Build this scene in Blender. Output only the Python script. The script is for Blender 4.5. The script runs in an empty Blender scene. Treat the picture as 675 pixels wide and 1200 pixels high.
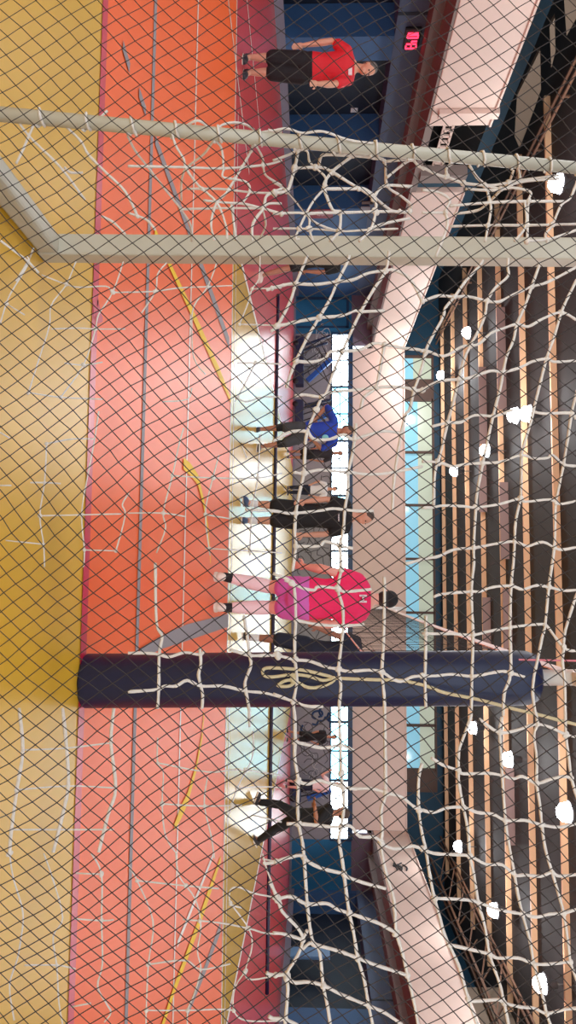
import bpy, bmesh, math, random
from mathutils import Vector, Matrix, Euler
random.seed(7)
sc = bpy.context.scene
COL = sc.collection

# ------------------------------------------------------------------ camera
FPX = 900.0
CAM = Vector((0, 0, 1.0))
F = Vector((-.0911, 1, -.0339)).normalized()
R0 = F.cross(Vector((0, 0, 1))).normalized()
U0 = R0.cross(F).normalized()
RHO = .0053
RR = R0 * math.cos(RHO) + U0 * math.sin(RHO)
UU = U0 * math.cos(RHO) - R0 * math.sin(RHO)
cd = bpy.data.cameras.new('camera'); cam = bpy.data.objects.new('camera', cd); COL.objects.link(cam)
cd.sensor_width = 36; cd.lens = FPX * 36 / 1200; cd.clip_start = .05; cd.clip_end = 200
bx, by, bz = UU, -RR, -F        # the phone was held upright turned on its side: picture right is up
cam.matrix_world = Matrix(((bx.x, by.x, bz.x, CAM.x), (bx.y, by.y, bz.y, CAM.y), (bx.z, by.z, bz.z, CAM.z), (0, 0, 0, 1)))
sc.camera = cam
# ------------------------------------------------------------------ light / exposure
w = bpy.data.worlds.new('world'); sc.world = w; w.use_nodes = True
w.node_tree.nodes['Background'].inputs[0].default_value = (.80, .88, 1, 1)
w.node_tree.nodes['Background'].inputs[1].default_value = 2.2
sc.view_settings.view_transform = 'Standard'; sc.view_settings.look = 'None'
sc.view_settings.gamma = 1; sc.view_settings.use_curve_mapping = False
sc.view_settings.exposure = 0.2
LAMP_W = 150.0
WINDOW_E = 9.0
CLERE_E = .42

def ray(p): return F + RR * ((p[1] - 600) / FPX) + UU * ((p[0] - 337.5) / FPX)
def at(p, Y=None, z=None, x=None):
    """world point that the photograph shows at portrait pixel p, on the plane y=Y, z=z or x=x"""
    d = ray(p)
    if Y is not None: t = (Y - CAM.y) / d.y
    elif z is not None: t = (z - CAM.z) / d.z
    else: t = (x - CAM.x) / d.x
    return CAM + d * t

# ------------------------------------------------------------------ materials
def s2l(v):
    v = v / 255.0
    return v / 12.92 if v <= .04045 else ((v + .055) / 1.055) ** 2.4
def rgb(r, g, b): return (s2l(r), s2l(g), s2l(b), 1)
def mat(name, col, rough=.6, metal=0, spec=.5, emit=None, estr=0, noise=0, nscale=8, bump=0, coat=0):
    m = bpy.data.materials.new(name); m.use_nodes = True
    nt = m.node_tree; b = nt.nodes['Principled BSDF']
    b.inputs['Base Color'].default_value = col
    b.inputs['Roughness'].default_value = rough
    b.inputs['Metallic'].default_value = metal
    b.inputs['Specular IOR Level'].default_value = spec
    b.inputs['Coat Weight'].default_value = coat
    if emit:
        b.inputs['Emission Color'].default_value = emit; b.inputs['Emission Strength'].default_value = estr
    if noise or bump:
        tc = nt.nodes.new('ShaderNodeTexCoord'); nz = nt.nodes.new('ShaderNodeTexNoise')
        nz.inputs['Scale'].default_value = nscale; nz.inputs['Detail'].default_value = 4
        nt.links.new(tc.outputs['Object'], nz.inputs['Vector'])
        if noise:
            mx = nt.nodes.new('ShaderNodeMix'); mx.data_type = 'RGBA'
            mx.inputs['A'].default_value = tuple(c * (1 - noise) for c in col[:3]) + (1,)
            mx.inputs['B'].default_value = tuple(min(1, c * (1 + noise)) for c in col[:3]) + (1,)
            nt.links.new(nz.outputs['Fac'], mx.inputs['Factor'])
            nt.links.new(mx.outputs['Result'], b.inputs['Base Color'])
        if bump:
            bp = nt.nodes.new('ShaderNodeBump'); bp.inputs['Strength'].default_value = bump; bp.inputs['Distance'].default_value = .02
            nt.links.new(nz.outputs['Fac'], bp.inputs['Height']); nt.links.new(bp.outputs['Normal'], b.inputs['Normal'])
    return m
M = {}
def mk(k, *a, **kw): M[k] = mat(k, *a, **kw)
mk('gold_matt', rgb(218, 166, 44), .36, spec=.3, noise=.06, nscale=3)
mk('gold', rgb(232, 180, 56), .21, spec=.42, noise=.06, nscale=3)
mk('orange', rgb(255, 104, 38), .40, spec=.22, noise=.05, nscale=2)
mk('redpink', rgb(228, 84, 84), .24, spec=.35, noise=.05, nscale=2)
mk('magenta', rgb(205, 22, 62), .35)
mk('line_grey', rgb(150, 140, 142), .55, spec=.2)
mk('line_white', rgb(240, 228, 215), .4)
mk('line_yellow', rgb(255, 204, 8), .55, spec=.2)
mk('line_navy', rgb(38, 30, 62), .4)
mk('wall_blue', rgb(52, 94, 140), .6, noise=.06)
mk('band_blue', rgb(82, 104, 134), .6, noise=.05)
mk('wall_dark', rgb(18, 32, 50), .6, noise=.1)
mk('teal', rgb(20, 100, 140), .5, noise=.06)
mk('upper_teal', rgb(22, 62, 84), .6, noise=.08)
mk('concrete', rgb(140, 138, 142), .75, noise=.1, nscale=5)
mk('scribble', rgb(30, 30, 36), .7)
mk('scribble_pale', rgb(200, 198, 196), .7)
mk('scribble_blue', rgb(30, 60, 100), .7)
mk('panel', rgb(208, 184, 172), .6, noise=.03, nscale=2)
mk('soffit', rgb(120, 106, 100), .7)
mk('mauve', rgb(112, 98, 112), .7)
mk('brown', rgb(96, 68, 56), .6, noise=.1)
mk('ceiling', rgb(33, 25, 24), .8, noise=.12, nscale=4)
mk('beam', rgb(232, 184, 142), .6, noise=.05)
mk('beam_web', rgb(150, 122, 116), .7)
mk('truss', rgb(120, 84, 64), .6)
mk('baffle', rgb(126, 108, 92), .8)
mk('frame', rgb(22, 52, 84), .4)
mk('skirting', rgb(124, 120, 134), .6)
mk('pane', (.75, .93, 1, 1), .1, emit=(.80, .95, 1, 1), estr=WINDOW_E)
mk('pane_cyan', (.3, .72, .85, 1), .1, emit=(.30, .74, .90, 1), estr=WINDOW_E * .85)
mk('clere_cyan', (.3, .65, .8, 1), .1, emit=(.27, .57, .72, 1), estr=CLERE_E)
mk('clere_beige', (.6, .65, .5, 1), .3, emit=(.55, .62, .48, 1), estr=CLERE_E * .6)
mk('goal_white', rgb(184, 175, 154), .4, noise=.08, nscale=10, bump=.05)
mk('cord', rgb(216, 204, 190), .8, noise=.15, nscale=60, bump=.4)
mk('cream_rope', rgb(206, 190, 150), .8, noise=.12, nscale=60, bump=.4)
mk('black_cord', rgb(46, 38, 36), .7)
mk('pad', rgb(22, 30, 62), .42, noise=.1, nscale=12, bump=.06)
mk('pad_end', rgb(18, 24, 48), .5)
mk('white_pole', rgb(220, 214, 206), .3)
mk('tape', rgb(232, 214, 206), .6)
mk('pink_cord', rgb(214, 120, 130), .6)
mk('lamp_glass', (1, 1, 1, 1), .2, emit=(.92, .97, 1, 1), estr=16)
mk('lamp_body', rgb(120, 120, 124), .4, metal=.6)
mk('black', rgb(14, 14, 18), .5)
mk('gap_shade', rgb(9, 8, 9), .9, spec=.1)
mk('led', (1, .02, .05, 1), .3, emit=(1, .03, .08, 1), estr=3)
mk('sign_red', rgb(140, 20, 36), .5)
mk('sign_white', rgb(225, 215, 215), .5)
mk('box_grey', rgb(150, 150, 156), .5)
mk('gear_blue', rgb(24, 84, 168), .4)
mk('gear_navy', rgb(16, 34, 70), .5)
mk('mat_blue', rgb(116, 158, 200), .5)
mk('skin_a', rgb(206, 148, 120), .5)
mk('skin_b', rgb(176, 118, 90), .5)
mk('skin_c', rgb(150, 96, 72), .5)
mk('skin_d', rgb(224, 160, 140), .5)
mk('eye', rgb(20, 14, 12), .2)
mk('hair_grey', rgb(96, 88, 84), .7, noise=.3, nscale=60)
mk('hair_dark', rgb(30, 24, 24), .6, noise=.3, nscale=60)
mk('hair_brown', rgb(78, 60, 50), .7, noise=.3, nscale=60)
mk('red_shirt', rgb(206, 24, 38), .7, noise=.06, nscale=20, bump=.15)
mk('black_cloth', rgb(20, 19, 22), .8, noise=.15, nscale=20, bump=.2)
mk('navy_cloth', rgb(22, 28, 48), .8, noise=.15, nscale=20, bump=.2)
mk('blue_shirt', rgb(28, 62, 172), .7, noise=.08, nscale=20, bump=.2)
mk('grey_cloth', rgb(66, 66, 72), .8, noise=.1, nscale=20, bump=.2)
mk('pink_shirt', rgb(232, 28, 92), .7, noise=.06, nscale=20, bump=.25)
mk('purple_cloth', rgb(204, 100, 178), .7, noise=.06, nscale=20, bump=.2)
mk('pale_pink', rgb(238, 206, 204), .7, noise=.04, nscale=20)
mk('white_cloth', rgb(226, 222, 222), .7, noise=.05, nscale=20)
mk('shoe_dark', rgb(44, 44, 52), .5)
mk('shoe_blue', rgb(54, 78, 112), .5)
mk('shoe_white', rgb(236, 222, 205), .5)
mk('teal_logo', rgb(130, 200, 210), .5)
mk('dark_cloth', rgb(40, 34, 40), .8, noise=.15, nscale=20)

# ------------------------------------------------------------------ mesh builder
class MB:
    def __init__(s): s.v = []; s.f = []; s.m = []
    def add(s, vs, fs, mi=0):
        o = len(s.v); s.v += [Vector(v) for v in vs]
        s.f += [tuple(i + o for i in f) for f in fs]; s.m += [mi] * len(fs)
    def box(s, lo, hi, mi=0):
        x0, y0, z0 = lo; x1, y1, z1 = hi
        s.add([(x0, y0, z0), (x1, y0, z0), (x1, y1, z0), (x0, y1, z0), (x0, y0, z1), (x1, y0, z1), (x1, y1, z1), (x0, y1, z1)],
              [(0, 3, 2, 1), (4, 5, 6, 7), (0, 1, 5, 4), (1, 2, 6, 5), (2, 3, 7, 6), (3, 0, 4, 7)], mi)
    def bar(s, a, b, wx, wy, up=Vector((0, 0, 1)), mi=0):
        a = Vector(a); b = Vector(b); d = (b - a).normalized()
        if abs(d.dot(up)) > .95: up = Vector((0, 1, 0))
        r = d.cross(up).normalized(); u = r.cross(d)
        vs = []
        for p in (a, b):
            for sx, sy in ((-1, -1), (1, -1), (1, 1), (-1, 1)): vs.append(p + r * (sx * wx / 2) + u * (sy * wy / 2))
        s.add(vs, [(0, 1, 2, 3), (7, 6, 5, 4), (0, 4, 5, 1), (1, 5, 6, 2), (2, 6, 7, 3), (3, 7, 4, 0)], mi)
    def tube(s, pts, r, n=6, caps=True, mi=0):
        pts = [Vector(p) for p in pts]
        P = [pts[0]]
        for p in pts[1:]:
            if (p - P[-1]).length > 1e-5: P.append(p)
        if len(P) < 2: return
        rs = r if isinstance(r, (list, tuple)) else [r] * len(P)
        if len(rs) != len(P): rs = [rs[0]] * len(P)
        up = None; vs = []; fs = []
        for i, p in enumerate(P):
            t = (P[min(i + 1, len(P) - 1)] - P[max(i - 1, 0)]).normalized()
            if up is None:
                up = Vector((0, 0, 1)) if abs(t.z) < .9 else Vector((0, 1, 0))
            up = (up - t * up.dot(t))
            if up.length < 1e-4: up = t.orthogonal()
            up.normalize(); sd = t.cross(up)
            for k in range(n):
                a = 2 * math.pi * k / n
                vs.append(p + (up * math.cos(a) + sd * math.sin(a)) * rs[i])
        for i in range(len(P) - 1):
            for k in range(n):
                fs.append((i * n + k, i * n + (k + 1) % n, (i + 1) * n + (k + 1) % n, (i + 1) * n + k))
        if caps:
            fs.append(tuple(reversed(range(n)))); o = (len(P) - 1) * n; fs.append(tuple(range(o, o + n)))
        s.add(vs, fs, mi)
    def rings(s, rings, mi=0):
        n = len(rings[0]); vs = [v for r in rings for v in r]; fs = []
        for i in range(len(rings) - 1):
            for k in range(n):
                fs.append((i * n + k, i * n + (k + 1) % n, (i + 1) * n + (k + 1) % n, (i + 1) * n + k))
        fs.append(tuple(reversed(range(n)))); o = (len(rings) - 1) * n; fs.append(tuple(range(o, o + n)))
        s.add(vs, fs, mi)
    def lathe(s, c, prof, n=24, axis=Vector((0, 0, 1)), mi=0):
        """prof: (r, h) along the axis"""
        axis = axis.normalized(); a = axis.orthogonal().normalized(); b = axis.cross(a); c = Vector(c)
        s.rings([[c + axis * h + (a * math.cos(2 * math.pi * k / n) + b * math.sin(2 * math.pi * k / n)) * max(r, 1e-4) for k in range(n)] for r, h in prof], mi)
    def ell(s, c, ax, n=12, m=8, rot=None, mi=0):
        c = Vector(c); vs = []; fs = []
        rot = rot or Matrix.Identity(3)
        for i in range(1, m):
            th = math.pi * i / m
            for k in range(n):
                ph = 2 * math.pi * k / n
                vs.append(c + rot @ Vector((ax[0] * math.sin(th) * math.cos(ph), ax[1] * math.sin(th) * math.sin(ph), ax[2] * math.cos(th))))
        t = len(vs); vs.append(c + rot @ Vector((0, 0, ax[2]))); vs.append(c + rot @ Vector((0, 0, -ax[2])))
        for i in range(m - 2):
            for k in range(n):
                fs.append((i * n + k, (i + 1) * n + k, (i + 1) * n + (k + 1) % n, i * n + (k + 1) % n))
        for k in range(n):
            fs.append((t, k, (k + 1) % n)); fs.append((t + 1, (m - 2) * n + (k + 1) % n, (m - 2) * n + k))
        s.add(vs, fs, mi)
    def quad(s, pts, mi=0): s.add(pts, [tuple(range(len(pts)))], mi)
    def build(s, name, mats, parent=None, origin=None, smooth=False, bevel=0, remesh=0, relax=0):
        if origin is None:
            if parent is not None: origin = Vector(parent['_o'])
            else:
                n = max(1, len(s.v)); origin = Vector((sum(v.x for v in s.v) / n, sum(v.y for v in s.v) / n, min(v.z for v in s.v)))
        origin = Vector(origin)
        me = bpy.data.meshes.new(name); me.from_pydata([v - origin for v in s.v], [], s.f)
        if not isinstance(mats, (list, tuple)): mats = [mats]
        for m in mats: me.materials.append(m)
        me.polygons.foreach_set('material_index', s.m)
        me.update()
        if bevel or smooth or remesh:
            bm = bmesh.new(); bm.from_mesh(me); bmesh.ops.recalc_face_normals(bm, faces=bm.faces); bm.to_mesh(me); bm.free()
        o = bpy.data.objects.new(name, me); COL.objects.link(o)
        if remesh:
            md = o.modifiers.new('r', 'REMESH'); md.mode = 'VOXEL'; md.voxel_size = remesh; md.use_smooth_shade = True
            if relax:
                sm = o.modifiers.new('s', 'SMOOTH'); sm.factor = .5; sm.iterations = relax
            dg = bpy.context.evaluated_depsgraph_get()
            nm = bpy.data.meshes.new_from_object(o.evaluated_get(dg)); o.modifiers.clear(); o.data = nm; nm.name = name
            if not nm.materials: nm.materials.append(mats[0])
            smooth = True
        if bevel:
            b = o.modifiers.new('bevel', 'BEVEL'); b.width = bevel; b.segments = 2; b.limit_method = 'ANGLE'
        if smooth:
            o.data.polygons.foreach_set('use_smooth', [True] * len(o.data.polygons))
        o['_o'] = tuple(origin)
        if parent is not None:
            o.parent = parent; o.location = origin - Vector(parent['_o'])
        else: o.location = origin
        return o
def tag(o, label=None, cat=None, group=None, kind=None):
    if label: o['label'] = label
    if cat: o['category'] = cat
    if group: o['group'] = group
    if kind: o['kind'] = kind
    return o
def empty(name, loc, label=None, cat=None, group=None):
    o = bpy.data.objects.new(name, None); COL.objects.link(o); o.location = loc; o['_o'] = tuple(loc)
    o.empty_display_size = .1
    return tag(o, label, cat, group)
def struct(name, mb, m, label=None, cat=None, **k):
    return tag(mb.build(name, m, **k), label, cat, kind='structure')
def smoothpts(P, n=4):
    P = [Vector(p) for p in P]
    if len(P) < 3: return P
    out = []
    for i in range(len(P) - 1):
        a = P[max(i - 1, 0)]; b = P[i]; c = P[i + 1]; d = P[min(i + 2, len(P) - 1)]
        for k in range(n):
            t = k / n
            out.append(.5 * ((2 * b) + (c - a) * t + (2 * a - 5 * b + 4 * c - d) * t * t + (3 * b - a - 3 * c + d) * t ** 3))
    out.append(P[-1]); return out

# ------------------------------------------------------------------ setting: the hall
YF = 35.5       # far wall
XW = 13.6       # lower side walls
XG = 11.0       # gallery fronts
ZG0, ZG1 = 3.72, 5.22
ZC = 7.35
YN = -4.0
# floor with its painted zones and lines in one mesh
fl = MB()
fm = [M[k] for k in ('gold', 'orange', 'redpink', 'magenta', 'line_grey', 'line_white', 'line_yellow', 'line_navy', 'gold_matt')]
yA = at((103, 680), z=0).y
yB = at((267, 680), z=0).y
def fz(pts, lvl, mi): fl.quad([(p[0], p[1], lvl * .0018) for p in pts], mi)

gl0 = at((262, 225), z=0); gl1 = at((302, 385), z=0); gr0 = at((267, 1192), z=0); gr1 = at((306, 1000), z=0)
def ext(a, b, y): t = (y - a.y) / (b.y - a.y); return (a.x + (b.x - a.x) * t, y)
fz([(-17, YN), (17, YN), (17, yA), (-17, yA)], 0, 8)
fz([(-17, yA), (17, yA), (17, yB), (-17, yB)], 0, 1)
fz([ext(gl0, gl1, yB), ext(gr0, gr1, yB), ext(gr0, gr1, 40), ext(gl0, gl1, 40)], 0, 0)
fz([(-17, yB), ext(gl0, gl1, yB), ext(gl0, gl1, 40), (-17, 40)], 0, 2)
fz([ext(gr0, gr1, yB), (17, yB), (17, 40), ext(gr0, gr1, 40)], 0, 2)
fl.box((-17, YN, -.2), (17, 40, -.02), 0)
def fline(pts, wd, mi, lvl=2):
    """painted floor line through points of the floor; wd in metres, a number or one per point"""
    P = [Vector((p[0], p[1], 0)) for p in pts]
    ws = wd if isinstance(wd, list) else [wd] * len(P)
    L = []
    for i, p in enumerate(P):
        t = (P[min(i + 1, len(P) - 1)] - P[max(i - 1, 0)]).normalized(); nrm = Vector((-t.y, t.x, 0))
        L.append((p + nrm * ws[i] / 2, p - nrm * ws[i] / 2))
    for i in range(len(L) - 1):
        a, b = L[i]; c, d = L[i + 1]
        fl.quad([(q.x, q.y, lvl * .0018) for q in (a, b, d, c)], mi)
def pl(pts): return [at(p, z=0) for p in pts]
def wide(a, b, wd, mi, lvl=2, e0=0, e1=0):
    a, b = pl([a, b]); d = b - a
    fline([a - d * e0, b + d * e1], wd, mi, lvl)
wide((123, 0), (82, 1200), .085, 3, 2, .3, .3)
wide((182, 0), (147, 1200), .075, 4, 2, .3, .3)
wide((232, 0), (202, 1200), .05, 5, 2, .3, .3)
fline([(-17, yB), (17, yB)], .07, 5, 2)
fline([(-6, yB + .35), (6, yB + .35)], .04, 5, 2)
fline([ext(gl0, gl1, yB), ext(gl0, gl1, 25)], .09, 5, 2)
fline([ext(gr0, gr1, yB - 1.5), ext(gr0, gr1, 25)], .09, 5, 2)
wide((267, 0), (284, 140), .06, 5, 3, .4, .6); wide((289, 0), (302, 130), .06, 5, 3, .3, .3)
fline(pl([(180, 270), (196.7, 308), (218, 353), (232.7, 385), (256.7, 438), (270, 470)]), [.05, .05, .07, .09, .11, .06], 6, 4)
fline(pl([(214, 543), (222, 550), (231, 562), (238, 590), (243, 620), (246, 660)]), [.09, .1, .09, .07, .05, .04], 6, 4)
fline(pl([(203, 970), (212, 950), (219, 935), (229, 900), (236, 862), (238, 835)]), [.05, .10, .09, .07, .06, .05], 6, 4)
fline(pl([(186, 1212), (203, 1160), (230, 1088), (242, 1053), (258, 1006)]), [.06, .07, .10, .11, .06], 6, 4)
fline(pl([(181, 163), (223, 277), (245, 338), (268, 402)]), [.07, .08, .11, .13], 4, 3)
fline(pl([(143, 53), (151, 80)]), .06, 4, 3); fline(pl([(162, 108), (170, 131)]), .06, 4, 3)
fline(pl([(163, 766), (190, 752), (219, 741), (267, 727)]), [.06, .09, .13, .15], 4, 3)
fline(pl([(218, 1190), (240, 1135), (258, 1086)]), [.06, .09, .12], 4, 3)
fline(pl([(250, 1000), (230, 1050), (207, 1107)]), .05, 5, 3)
fline(pl([(107, 349), (112, 364)]), [.005, .13], 3, 3); fline(pl([(112, 364), (119, 375)]), [.13, .02], 3, 3)
tag(fl.build('floor', fm, origin=(0, 0, 0)), 'glossy gold orange and red gym floor with painted court lines', 'floor', kind='structure')

# ceiling, walls
b = MB(); b.box((-17, YN, ZC), (17, 40, ZC + .2)); struct('ceiling', b, M['ceiling'])
# side walls: full-height lower wall with recessed dark bays, pale band on top
def side_wall(side):
    s = -1 if side == 'left' else 1
    b = MB()
    X = lambda a, c: (min(s * a, s * c), max(s * a, s * c))
    def bx_(a, c, y0, y1, z0, z1, mi=0):
        x0, x1 = X(a, c); b.box((x0, y0, z0), (x1, y1, z1), mi)
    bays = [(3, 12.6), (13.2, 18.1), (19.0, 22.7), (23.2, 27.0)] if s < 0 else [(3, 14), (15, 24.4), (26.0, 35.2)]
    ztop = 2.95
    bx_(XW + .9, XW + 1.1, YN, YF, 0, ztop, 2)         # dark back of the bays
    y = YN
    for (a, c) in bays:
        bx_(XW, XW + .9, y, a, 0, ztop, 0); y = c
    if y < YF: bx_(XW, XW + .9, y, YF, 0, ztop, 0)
    bx_(XW - .03, XW + 1.1, YN, YF, ztop, ZG0 + .05, 1)  # pale band
    for yy in (9.2, 17.3, 26.5): bx_(XW - .04, XW, yy - .05, yy + .05, ztop, ZG0, 2)
    bx_(XW - .04, XW, YN, YF, 0, .22, 3)               # skirting course
    bx_(15.6, 15.8, YN, 39, ZG0, ZC, 4)                # wall above the gallery
    struct('wall_' + side, b, [M['wall_blue'], M['band_blue'], M['wall_dark'], M['skirting'], M['upper_teal']])
side_wall('left'); side_wall('right')
# gallery slabs and parapets
def gallery(side):
    s = -1 if side == 'left' else 1
    def seg(y0, y1):
        b = MB()
        b.box((min(s * XG, s * (XG + .18)), y0, ZG0), (max(s * XG, s * (XG + .18)), y1, ZG1), 0)
        b.box((min(s * (XG - .05), s * (XG + .23)), y0, ZG1 - .06), (max(s * (XG - .05), s * (XG + .23)), y1, ZG1), 0)
        o = b.build('gallery_parapet', [M['panel'], M['soffit']], bevel=.02); o['kind'] = 'structure'
    segs = [(YN, 17.75), (20.95, YF)] if s < 0 else [(YN, YF)]
    for a, c in segs: seg(a, c)
    b = MB(); b.box((min(s * (XG + .02), s * 15.7), YN, ZG0 - .06), (max(s * (XG + .02), s * 15.7), YF + 3, ZG0 + .12), 0)
    b.box((min(s * (XG + .9), s * (XG + 1.1)), YN, ZG0 - .28), (max(s * (XG + .9), s * (XG + 1.1)), YF, ZG0 - .06), 0)
    tag(b.build('gallery_slab', [M['soffit']]), kind='structure')
gallery('left'); gallery('right')
b = MB(); b.box((-XG, YF, 2.74), (XG, YF + .2, ZG1)); b.box((-XG, YF - .05, ZG1 - .06), (XG, YF + .25, ZG1)); b.box((-15.7, YF + .2, ZG0 - .06), (15.7, YF + 3.3, ZG0 + .12))
tag(b.build('gallery_parapet', M['panel']), kind='structure')
b = MB(); b.box((-XW, YF - .02, 2.74), (-XG - .18, YF + .2, ZG0)); b.box((XG + .18, YF - .02, 2.74), (XW, YF + .2, ZG0))
struct('trim_1', b, M['mauve'])
# far wall under the window: concrete, with painted scrawls; blue end panels
WX0, WX1 = at((400, 391), Y=YF).x, at((400, 984), Y=YF).x
WZ0, WZ1 = at((388, 680), Y=YF).z, 2.74
b = MB()
b.box((WX0, YF, 0), (WX1, YF + .3, WZ0), 0)
b.box((-XW - 1, YF, 0), (WX0, YF + .3, 2.74), 1); b.box((WX1, YF, 0), (XW + 1, YF + .3, 2.74), 1)
def scrawl(p0, p1, n, sz, mi, r=.025):
    for k in range(n):
        c = (random.uniform(p0[0], p1[0]), random.uniform(p0[1], p1[1]))
        P = []; a = random.uniform(0, 6); q = Vector((c[0], c[1]))
        for j in range(7):
            P.append(at((min(387, max(349, q.x)), q.y), Y=YF - .01)); a += random.uniform(-1.6, 1.6); q = q + Vector((math.cos(a), math.sin(a))) * sz
        b.tube(smoothpts(P, 3), r * .5, 4, mi=mi)
scrawl((352, 395), (384, 440), 10, 7, 3); scrawl((352, 500), (384, 560), 10, 6, 2); scrawl((352, 560), (384, 665), 16, 6, 2)
scrawl((352, 835), (384, 930), 12, 6, 2); scrawl((362, 895), (384, 912), 5, 5, 3); scrawl((355, 838), (385, 862), 6, 5, 4, .09)
scrawl((350, 690), (384, 760), 10, 6, 2); scrawl((350, 400), (384, 470), 8, 6, 2)
struct('wall_far', b, [M['concrete'], M['teal'], M['scribble'], M['scribble_pale'], M['scribble_blue']])
b = MB(); b.box((-XW, YF - .06, 0), (XW, YF, .09)); struct('baseboard_far', b, M['skirting'])
# low window strip: frame with mullions; panes are lit by the day outside
wf = MB()
wf.box((WX0, YF - .08, WZ1 - .17), (WX1, YF + .1, WZ1 + .05)); wf.box((WX0, YF - .05, WZ0 - .03), (WX1, YF + .1, WZ0 + .03))
nmul = 18
xs = [WX0 + (WX1 - WX0) * k / nmul for k in range(nmul + 1)]
for i, x in enumerate(xs): wf.box((x - (.05 if i % 2 == 0 else .03), YF - .05, WZ0), (x + (.05 if i % 2 == 0 else .03), YF + .1, WZ1))
zt = WZ0 + (WZ1 - WZ0) * .42
wf.box((WX0, YF - .02, zt - .018), (WX1, YF + .06, zt + .018))
win = struct('window_1', wf, M['frame'], 'long low strip window with dark blue frame in the far wall', 'window')
pb = MB(); cyan = {1, 2, 3, 4, 6, 9, 10, 12, 13, 14, 15}
for i in range(nmul):
    pb.quad([(xs[i], YF + .08, WZ0), (xs[i + 1], YF + .08, WZ0), (xs[i + 1], YF + .08, WZ1), (xs[i], YF + .08, WZ1)], 1 if i in cyan and random.random() < .75 else 0)
pb.build('pane', [M['pane'], M['pane_cyan']], win)
# clerestory above the far gallery
YC = 38.6
b = MB()
cz0, cz1 = ZG0, at((509, 680), Y=YC).z
cx0, cx1 = at((490, 418), Y=YC).x, at((490, 928), Y=YC).x
b.box((-15.8, YC, ZG0), (cx0, YC + .2, ZC), 0); b.box((cx1, YC, ZG0), (15.8, YC + .2, ZC), 0); b.box((cx0, YC, cz1), (cx1, YC + .2, ZC), 0)
struct('wall_gallery', b, [M['upper_teal']])
cf = MB(); cpn = MB()
edges = [418, 446, 469, 530, 592, 655, 718, 780, 850, 902, 928]
for i in range(len(edges) - 1):
    x0 = at((490, edges[i]), Y=YC).x; x1 = at((490, edges[i + 1]), Y=YC).x
    cf.box((x0 - .06, YC - .06, cz0), (x0 + .06, YC + .1, cz1))
    if i in (1, 9): cf.box((x0, YC - .04, cz0), (x1, YC + .1, cz1)); continue
    zs = at((491 if i else 486, 680), Y=YC).z
    for za, zb, mi in ((cz0, zs, 0), (zs, cz1, 1)):
        xm = x0 + (x1 - x0) * .55
        cpn.quad([(x0, YC + .1, za), (x1, YC + .1, za), (x1, YC + .1, zb), (x0, YC + .1, zb)], mi)
cf.box((cx0, YC - .06, cz1 - .05), (cx1, YC + .1, cz1 + .05))
win2 = struct('window_2', cf, M['brown'], 'row of upper windows above the far gallery, cyan below and beige above', 'window')
cpn.build('pane', [M['clere_cyan'], M['clere_beige']], win2)
# roof beams across the hall
for k in range(-7, 7):
    y = 20.0 + 2.87 * k
    if y > 38.2: continue
    b = MB(); b.box((-13.2, y - .05, ZC - .16), (13.4, y + .05, ZC), 0)
    struct('ceiling_beam', b, [M['beam'], M['truss']])
# mauve hanging ceiling boards
for (pa, pb_, ys) in (((580, 690), (580, 760), 25.0), ((562, 700), (562, 760), 28.0), ((576, 360), (576, 480), 25.2), ((560, 430), (560, 520), 28.1), ((580, 565), (580, 655), 25.2), ((557, 545), (557, 600), 28.3), ((580, 900), (580, 990), 25.1)):
    a = at(pa, Y=ys); c = at(pb_, Y=ys)
    b = MB(); b.box((a.x, ys - .02, ZC - .28), (c.x, ys + .02, ZC)); struct('ceiling_board', b, M['beam_web'])
# long trusses down both sides, hanging gables of the roof edge
def long_truss(s):
    b = MB()
    for x in (12.0, 12.3): b.bar((s * x, 0, ZC - .25), (s * x, 38, ZC - .25), .06, .06)
    if s > 0:
        for x in (13.0, 13.4):
            b.bar((s * x, 4, ZC - .75), (s * x, 38, ZC - .75), .08, .08)
        for k in range(14):
            y = 8 + k * 2.1; b.bar((s * 13.2, y, ZC - .75), (s * 12.15, y + 1.4, ZC - .2), .05, .05); b.bar((s * 13.2, y, ZC - .75), (s * 13.2, y + 1.1, ZC - .2), .05, .05)
    else:
        for k in range(14): b.bar((s * 12.15, 4 + 2.4 * k, ZC - .25), (s * 12.15, 4 + 2.4 * k, ZC), .05, .05)
    struct('ceiling_truss', b, M['truss'])
long_truss(-1); long_truss(1)
def gable(pts, x, th=.12):
    P = [at(p, x=x) for p in pts]; b = MB(); n = len(P)
    b.add(P + [p + Vector((math.copysign(th, x), 0, 0)) for p in P], [tuple(range(n)), tuple(reversed(range(n, 2 * n)))] + [(i, (i + 1) % n, (i + 1) % n + n, i + n) for i in range(n)])
    struct('trim_gable', b, M['baffle'])
gable([(633, 59), (606, 112), (603, 160), (609, 174), (626, 128), (634, 105)], -13.2)
gable([(650, 21), (644, 32), (646, 80), (651, 60)], -13.0)
gable([(661, 0), (664, 42), (675, 22), (680, 0)], -13.0)
gable([(545, 1157), (553, 1215), (612, 1215), (590, 1157)], 13.6)
# left gallery gap: ends of the parapet, ledge, near-black sheet for the shade inside
x_ = -XG
b = MB()
p = at((545, 131), x=x_); q = at((545, 207), x=x_)
b.box((x_ - .2, p.y - .12, ZG0 + .15), (x_ + .12, p.y + .12, ZG1 + .05), 0)
b.box((x_ - .2, q.y - .25, ZG0 + .1), (x_ + .1, q.y + .15, ZG1 - .15), 1)
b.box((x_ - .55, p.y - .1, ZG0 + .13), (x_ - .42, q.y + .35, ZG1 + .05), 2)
tag(b.build('trim_gap_shade', [M['panel'], M['soffit'], M['gap_shade']]), kind='structure')

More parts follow.
